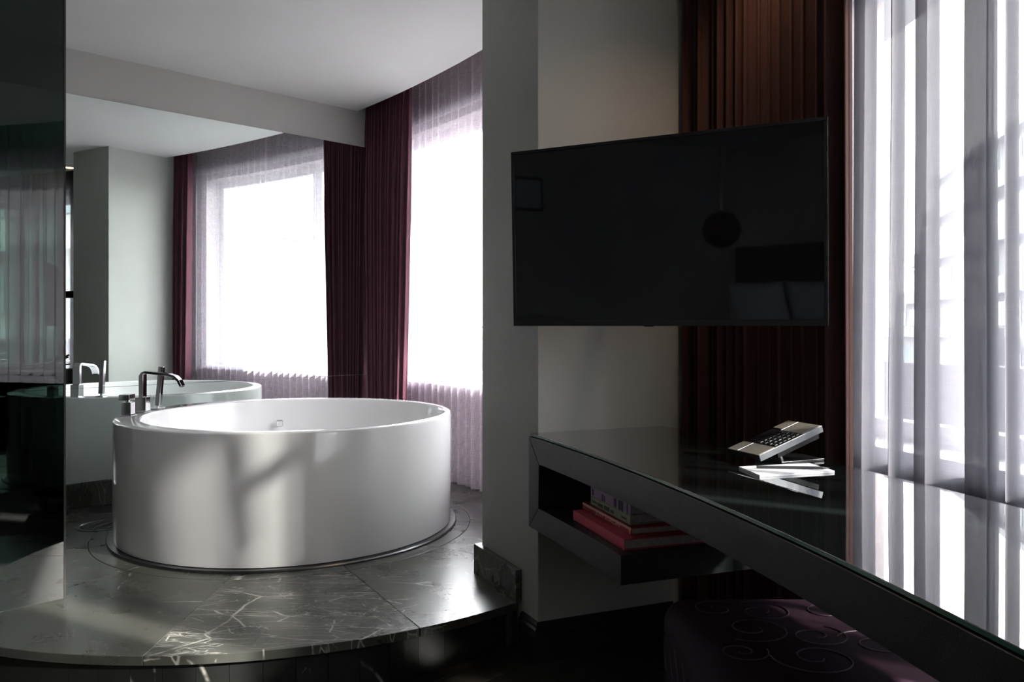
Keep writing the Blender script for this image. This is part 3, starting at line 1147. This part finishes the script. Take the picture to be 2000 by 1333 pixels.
def text_part(txt, size, mt, parent_obj, mat4, name='lettering', sx=1.0):
    cu = bpy.data.curves.new('title', 'FONT')
    cu.body = txt
    cu.size = size
    cu.extrude = .0003
    cu.align_x = 'CENTER'
    cu.align_y = 'CENTER'
    to = bpy.data.objects.new('title', cu)
    C.objects.link(to)
    bpy.context.view_layer.update()
    dg = bpy.context.evaluated_depsgraph_get()
    me = bpy.data.meshes.new_from_object(to.evaluated_get(dg))
    bpy.data.objects.remove(to)
    me.transform(mat4 @ Matrix.Diagonal((sx, 1, 1, 1)))
    me.name = name
    me.materials.clear()
    me.materials.append(MATS[mt])
    o = bpy.data.objects.new(name, me)
    C.objects.link(o)
    o.parent = parent_obj
    off = Vector((0, 0, 0))
    r_ = parent_obj
    while r_ is not None:
        off += r_.location
        r_ = r_.parent
    me.transform(Matrix.Translation(-off))
    return o


def spine_frame(base, z, x, zz):
    M = Matrix((BX, Vector((0, 0, 1)), -BY)).transposed().to_4x4()
    p = base + BX * x - BY * .0006
    return Matrix.Translation(Vector((p.x, p.y, z + zz))) @ M


text_part('JUST EUROPE', .0145, 'ink_blush', sp, spine_frame(base, z2, .18, .0095), sx=1.9)
root, sp, base, R3 = b3
for x, zz, w, h in ((.03, .012, .03, .005), (.07, .011, .035, .009), (.115, .012, .035, .011), (.150, .011, .02, .008), (.225, .011, .03, .004)):
    spine_mark(sp, base, R3, z3, x, zz, w, h, 'ink_green' if h < .013 else 'ink_green')
root, sp, base, R3 = b4
for x, zz, w, h in ((.018, .014, .014, .018), (.085, .012, .008, .020), (.100, .011, .006, .016), (.170, .015, .016, .024), (.205, .015, .03, .026), (.245, .015, .004, .028)):
    spine_mark(sp, base, R3, z4, x, zz, w, h, 'ink_violet')

# ------------------------------------------------------------------ telephone
ZD = .7548
PU = Vector((.92, .39, 0)).normalized()             # away from the sitter
PV = Vector((-.39, .92, 0)).normalized()            # along the desk
ph_o = Vector((.612, 1.958, ZD))                    # near low corner of the handset, projected on the desk
phone = thing('telephone', 'slim silver and black desk telephone tilted on a stand, on the glass desk', 'telephone', ph_o + PU * .1 + PV * .05)
tl = rad(17.5)
AX = (PU * math.cos(tl) + Vector((0, 0, 1)) * math.sin(tl))
AZ = (-PU * math.sin(tl) + Vector((0, 0, 1)) * math.cos(tl))
R3 = Matrix((AX, PV, AZ)).transposed()
p1 = ph_o + Vector((0, 0, .030))                    # top plate corner


def slab(name, x0, x1, y0, y1, z0, z1, mt, parent=phone, bev=.0008):
    bm = nb()
    box(bm, p1 + R3 @ Vector(((x0 + x1) / 2, (y0 + y1) / 2, (z0 + z1) / 2)), (x1 - x0, y1 - y0, z1 - z0), R3)
    return mesh_obj(name, bm, mt, parent, bevel=bev)


slab('handset_body', 0.001, .211, .001, .119, -.014, -.002, 'phone_black')
slab('side_rail', 0, .212, -.003, .001, -.017, .0, 'phone_silver')
slab('face_plate', 0, .055, .0015, .080, -.002, .0, 'phone_champagne')
slab('face_plate', .150, .212, .0015, .080, -.002, .0, 'phone_champagne')
slab('face_plate', 0, .055, .084, .120, -.002, .0, 'phone_champagne')
slab('face_plate', .158, .212, .084, .120, -.002, .0, 'phone_champagne')
slab('divider_strip', 0, .055, .080, .084, -.002, .0008, 'phone_silver')
slab('divider_strip', .150, .212, .080, .084, -.002, .0008, 'phone_silver')
pad_ = slab('keypad', .056, .149, .0015, .080, -.002, -.0006, 'phone_black')
for i in range(6):
    for j in range(4):
        slab('key', .062 + i * .0145, .072 + i * .0145, .008 + j * .018, .021 + j * .018, -.0006, .0012, 'phone_key', pad_, .0006)
slab('under_body', .060, .200, .004, .112, -.032, -.018, 'phone_black')
# stand: stem and foot
bm = nb()
sp0 = p1 + R3 @ Vector((.066, .004, -.030))
foot0 = Vector((ph_o.x, ph_o.y, ZD)) + PU * .080 + PV * .006
q0 = [sp0, sp0 + PV * .1, foot0 + PV * .1 + Vector((0, 0, .005)), foot0 + Vector((0, 0, .005))]
vs0 = [bm.verts.new(p) for p in q0]
vs1 = [bm.verts.new(p + PU * .006) for p in q0]
bm.faces.new(vs0); bm.faces.new(vs1[::-1])
for i in range(4):
    bm.faces.new((vs0[i], vs0[(i + 1) % 4], vs1[(i + 1) % 4], vs1[i]))
mesh_obj('stem', bm, 'phone_silver', phone)
bm = nb()
Rf = Matrix((PU, PV, Vector((0, 0, 1)))).transposed()
box(bm, foot0 + PU * .068 + PV * .05 + Vector((0, 0, .0035)), (.140, .102, .0065), Rf)
mesh_obj('foot', bm, 'steel_brushed', phone, bevel=.001)

# ------------------------------------------------------------------ notepad and pencil
q = [Vector((.5735, 1.826, 0)), Vector((.7705, 1.884, 0)), Vector((.7494, 1.991, 0)), Vector((.5580, 1.940, 0))]
np_ = thing('notepad', 'white notepad lying on the glass desk in front of the telephone', 'notepad', (q[0].x, q[0].y, ZD))
bm = nb(); prism(bm, [(p.x, p.y) for p in q], ZD, ZD + .0045); mesh_obj('sheets', bm, 'paper_white', np_)
bm = nb(); cen = sum(q, Vector()) / 4
prism(bm, [((p.x - cen.x) * .998 + cen.x, (p.y - cen.y) * .998 + cen.y) for p in q], ZD + .0047, ZD + .005); mesh_obj('top_sheet', bm, 'paper_white', np_)
e0, e1 = Vector((.593, 1.912, ZD + .0088)), Vector((.748, 1.900, ZD + .0088))
pen = thing('pencil', 'dark grey pencil lying across the white notepad', 'pencil', (e0.x, e0.y, ZD + .005))
bm = nb(); tube(bm, [e0, e1], .0036, 6); mesh_obj('shaft', bm, 'pencil_grey', pen)
dpen = (e1 - e0).normalized()
bm = nb(); tube(bm, [e1, e1 + dpen * .016], [.0034, .0006], 6); mesh_obj('tip', bm, 'pencil_grey', pen)

# ================================================================== television
TA, TB = Vector((.0047, 2.423, 0)), Vector((.8067, 2.011, 0))
TU = (TB - TA).normalized()
TNn = Vector((TU.y, -TU.x, 0))                       # towards the room
if TNn.y > 0:
    TNn = -TNn
tw = (TB - TA).length
TZ0, TZ1 = 1.1055, 1.6365
tv = thing('television', 'black flat wall television on an arm in front of the russet curtain', 'television', ((TA.x + TB.x) / 2, (TA.y + TB.y) / 2, TZ0))
R3 = Matrix((TU, TNn, Vector((0, 0, 1)))).transposed()


def tvb(name, x0, x1, y0, y1, z0, z1, mt, bev=.001, parent=tv):
    bm = nb()
    box(bm, TA + R3 @ Vector(((x0 + x1) / 2, (y0 + y1) / 2, 0)) + Vector((0, 0, (z0 + z1) / 2)), (x1 - x0, y1 - y0, z1 - z0), R3)
    return mesh_obj(name, bm, mt, parent, bevel=bev)


tvb('back_shell', .004, tw - .004, -.045, -.008, TZ0 + .006, TZ1 - .006, 'tv_plastic', .006)
tvb('screen', .010, tw - .010, -.008, -.003, TZ0 + .016, TZ1 - .009, 'tv_screen', .0)
tvb('bezel', 0, tw, -.012, 0, TZ0, TZ0 + .017, 'tv_plastic')
tvb('bezel', 0, tw, -.012, 0, TZ1 - .010, TZ1, 'tv_plastic')
tvb('bezel', 0, .010, -.012, 0, TZ0 + .017, TZ1 - .010, 'tv_plastic')
tvb('bezel', tw - .010, tw, -.012, 0, TZ0 + .017, TZ1 - .010, 'tv_plastic')
mnt = tvb('mount_plate', tw * .36, tw * .58, -.062, -.045, TZ0 + .10, TZ0 + .44, 'tv_plastic', .002)
wallp = COLC + FACE_R * .30
bm = nb()
mp_ = TA + TU * (tw * .45) - TNn * .055
rr_ = wallp - mp_
rr_.z = 0
dirn = rr_.normalized()
R4 = Matrix((dirn, Vector((-dirn.y, dirn.x, 0)), Vector((0, 0, 1)))).transposed()
box(bm, (mp_ + wallp) / 2 + Vector((0, 0, TZ0 + .27)), (rr_.length, .04, .06), R4)
mesh_obj('arm', bm, 'tv_plastic', tv, bevel=.003)
bm = nb()
R5 = Matrix((FACE_R, nr, Vector((0, 0, 1)))).transposed()
box(bm, wallp + nr * .008 + Vector((0, 0, TZ0 + .27)), (.14, .015, .36), R5)
mesh_obj('wall_plate', bm, 'tv_plastic', tv, bevel=.002)
tv.rotation_mode = 'QUATERNION'
tv.rotation_quaternion = Matrix.Rotation(rad(2.0), 3, Vector((0, 0, 1)).cross(TNn)).to_quaternion()
tvb('ir_sensor', tw * .455, tw * .482, -.03, -.012, TZ0 - .0025, TZ0 + .004, 'tv_plastic', .0005)

# ================================================================== stool under the desk
stl = thing('stool', 'dark plum velvet stool with embroidered swirls tucked under the desk', 'stool', (.64, 1.62, 0))


def rbox(bm, x0, x1, y0, y1, z0, z1, r, seg=6):
    start = len(bm.verts)
    r_ = bmesh.ops.create_cube(bm, size=1.0)
    for v_ in r_['verts']:
        v_.co = Vector(((x0 + x1) / 2 + v_.co.x * (x1 - x0), (y0 + y1) / 2 + v_.co.y * (y1 - y0), (z0 + z1) / 2 + v_.co.z * (z1 - z0)))
    bmesh.ops.bevel(bm, geom=list(bm.edges), offset=r, segments=seg, profile=.5, affect='EDGES')


bm = nb(); rbox(bm, .362, .90, 1.28, 1.93, .06, .452, .055)
so_ = mesh_obj('upholstery', bm, 'velvet_stool', stl, smooth=True, auto=False)
for x, y in ((.42, 1.34), (.84, 1.34), (.42, 1.87), (.84, 1.87)):
    bm = nb(); lathe(bm, [(.018, 0), (.024, .058), (.024, .075)], 16, (x, y, 0)); mesh_obj('leg', bm, 'baseboard_black', stl, smooth=True)
rg = random.Random(11)
for (cx, cy, r0, turn, a0) in ((.47, 1.82, .060, 1, 0.4), (.57, 1.80, .075, -1, 2.0), (.52, 1.70, .085, 1, 4.0), (.64, 1.66, .070, -1, 1.0), (.60, 1.55, .09, 1, 3.0), (.72, 1.80, .07, 1, 5.0), (.46, 1.58, .055, -1, .2), (.75, 1.62, .08, -1, 2.6)):
    pts_ = []
    for i in range(34):
        t = i / 33
        a = a0 + turn * t * 9.0
        r = r0 * (1 - .86 * t) * (1.0)
        pts_.append((cx + r * math.cos(a), cy + r * math.sin(a) * .9, .4535))
    bm = nb(); tube(bm, pts_, .0016, 5)
    mesh_obj('swirl_cord', bm, 'cord_mauve', so_)
for k in range(9):
    y0 = 1.34 + k * .065
    pts_ = [(.3612, y0 + .018 * math.sin(i * .9 + k), .10 + i * .018) for i in range(17)]
    bm = nb(); tube(bm, pts_, .0020, 5)
    mesh_obj('swirl_cord', bm, 'cord_mauve', so_)

# ================================================================== far side of the bedroom (seen only in reflections)
bed = thing('bed', 'bed with dark base and pale mattress by the far bedroom wall', 'bed', (-2.5, -2.3, 0))
bm = nb(); rbox(bm, -3.5, -1.5, -3.15, -1.25, 0.02, .34, .02, 2); mesh_obj('bed_base', bm, 'bed_dark', bed, smooth=True)
bm = nb(); rbox(bm, -3.48, -1.52, -3.13, -1.27, .34, .64, .06, 4); mesh_obj('mattress', bm, 'linen', bed, smooth=True)
bm = nb(); rbox(bm, -3.6, -1.2, -3.19, -3.14, 0.02, 1.5, .015, 2); mesh_obj('headboard', bm, 'bed_dark', bed, smooth=True)


def pillow(cx, cy, label):
    bm = nb()
    g = bmesh.ops.create_grid(bm, x_segments=14, y_segments=10, size=.5)
    top = list(bm.verts)
    w_, h_ = .68, .50
    co = [(v_.co.x * 2, v_.co.y * 2) for v_ in top]
    for v_, (u, vv) in zip(top, co):
        b = max(0, (1 - u ** 4) * (1 - vv ** 4))
        pin = 1 - .10 * (1 - abs(vv)) * (u * u) * 0 - .07 * u * u * 0
        v_.co = Vector((u * w_ / 2 * (1 - .06 * (1 - vv * vv)), vv * h_ / 2 * (1 - .08 * (1 - u * u)), .10 * b ** .6))
    d = bmesh.ops.duplicate(bm, geom=list(bm.verts) + list(bm.edges) + list(bm.faces))
    for e in d['geom']:
        if isinstance(e, bmesh.types.BMVert):
            e.co.z = -e.co.z
    bmesh.ops.remove_doubles(bm, verts=bm.verts, dist=.0005)
    o = mesh_obj('pillow', bm, 'linen', None, smooth=True, auto=False)
    o.location = (cx, cy, .64 + .26)
    o.rotation_euler = (rad(72), 0, rad(2))
    tag(o, label, 'pillow', 'bed pillows')


pillow(-2.98, -2.74, 'white pillow propped on the bed in front of the other pillow')
pillow(-2.50, -2.98, 'white pillow leaning on the dark headboard behind the other pillow')

pf = thing('picture_frame', 'small pale print in a thin dark frame on the bedroom side wall', 'picture', (LEFT_X, -.42, 1.98))
bm = nb(); box(bm, (LEFT_X + .012, -.42, 1.99), (.022, .34, .30)); mesh_obj('frame', bm, 'bed_dark', pf, bevel=.003)
bm = nb(); box(bm, (LEFT_X + .0245, -.42, 1.99), (.002, .29, .25)); mesh_obj('print', bm, 'linen', pf)
pd = thing('pendant_lamp', 'pendant lamp with thin metal rod and round dark shade over the bed end', 'lamp', (-1.99, -.98, Z_CEIL))
bm = nb(); tube(bm, [(-1.99, -.98, Z_CEIL), (-1.99, -.98, 1.70)], .008, 10); mesh_obj('rod', bm, 'chrome', pd, smooth=True)
bm = nb(); lathe(bm, [(.02, .14), (.09, .115), (.135, .05), (.145, -.01), (.12, -.08), (.06, -.125), (.02, -.135)], 32, (-1.99, -.98, 1.565)); mesh_obj('shade', bm, 'velvet_russet', pd, smooth=True)
bm = nb(); lathe(bm, [(.05, -.02), (.05, 0)], 24, (-1.99, -.98, Z_CEIL - .0005)); mesh_obj('canopy', bm, 'chrome', pd, smooth=True)

# ================================================================== outside
bm = nb(); arcbox(bm, -16, 47, 10.62, 10.74, -1.2, .972, 1.0)
tag(mesh_obj('balcony_parapet', bm, 'parapet'), 'grey curved balcony parapet outside the windows', 'parapet')
bm = nb(); arcbox(bm, -14, 47, RO, 10.74, -.6, -.35, 1.0)
tag(mesh_obj('balcony_slab', bm, 'parapet'), 'grey balcony slab under the windows outside', 'balcony')
rl = thing('balcony_rail', 'thin metal rail on posts above the parapet outside the bathroom window', 'rail', pol(35, 10.68, .972))
for z in (1.10, 1.255):
    bm = nb(); tube(bm, [pol(28 + i, 10.68, z) for i in range(17)], .007, 8); mesh_obj('rail_bar', bm, 'steel_brushed', rl, smooth=True)
for i in range(4):
    bm = nb(); tube(bm, [pol(28.5 + i * 5, 10.68, .972), pol(28.5 + i * 5, 10.68, 1.255)], .010, 8); mesh_obj('post', bm, 'steel_brushed', rl, smooth=True)
bm = nb(); box(bm, (40, 20, -9.1), (240, 240, .2))
tag(mesh_obj('street_ground', bm, 'asphalt'), 'grey street ground far below the windows', 'ground')


def building(label, p, d, length, z0, floors, fh, depth, wall, band, nwin, step=0.0, name='building', wh=.5):
    """Block with floor bands proud of recessed walls and one row of windows per floor."""
    d = Vector((d[0], d[1], 0)).normalized()
    side = Vector((-d.y, d.x, 0))
    P = Vector((p[0], p[1], 0))
    if side.dot(-P) > 0:
        side = -side                                    # side points away from the room
    root = thing(name, label, 'building', (p[0], p[1], z0))
    R = Matrix((d, side, Vector((0, 0, 1)))).transposed()
    for f in range(floors):
        zz = z0 + f * fh
        L = length - step * max(0, f - floors + 4)
        bm = nb(); box(bm, P + d * (L / 2) + side * (depth / 2 + .6) + Vector((0, 0, zz + fh / 2)), (L, depth, fh), R); mesh_obj('wall', bm, wall, root)
        bm = nb(); box(bm, P + d * (L / 2) + side * (depth / 2) + Vector((0, 0, zz + fh * .16)), (L + .2, depth + .6, fh * .32), R); mesh_obj('floor_band', bm, band, root)
        for w in range(nwin):
            cx = L * (w + .5) / nwin
            bm = nb(); box(bm, P + d * cx + side * .58 + Vector((0, 0, zz + fh * .62)), (L / nwin * wh, .08, fh * .46), R); mesh_obj('window', bm, 'facade_glass', root)
    bm = nb(); box(bm, P + d * (length / 2 - step * 1.5) + side * (depth / 2) + Vector((0, 0, z0 + floors * fh + .2)), (length - step * 3, depth, .4), R); mesh_obj('roof', bm, band, root)


building('long pale terraced building with stepped floor bands outside the desk window', (24.5, 32), (.26, .966), 46, -9, 7, 3.0, 10, 'facade_grey', 'facade_pale', 8, 5.0, wh=.7)
building('cream office block with window rows opposite the desk', (21, -22), (-.30, .95), 36, -9, 5, 3.1, 9, 'facade_cream', 'facade_pale', 9, wh=.6)
building('pale block with broad floor bands opposite the bathroom window', (20, 36), (-.70, .71), 40, -9, 3, 3.2, 9, 'facade_pale', 'facade_pale', 8, wh=.55)
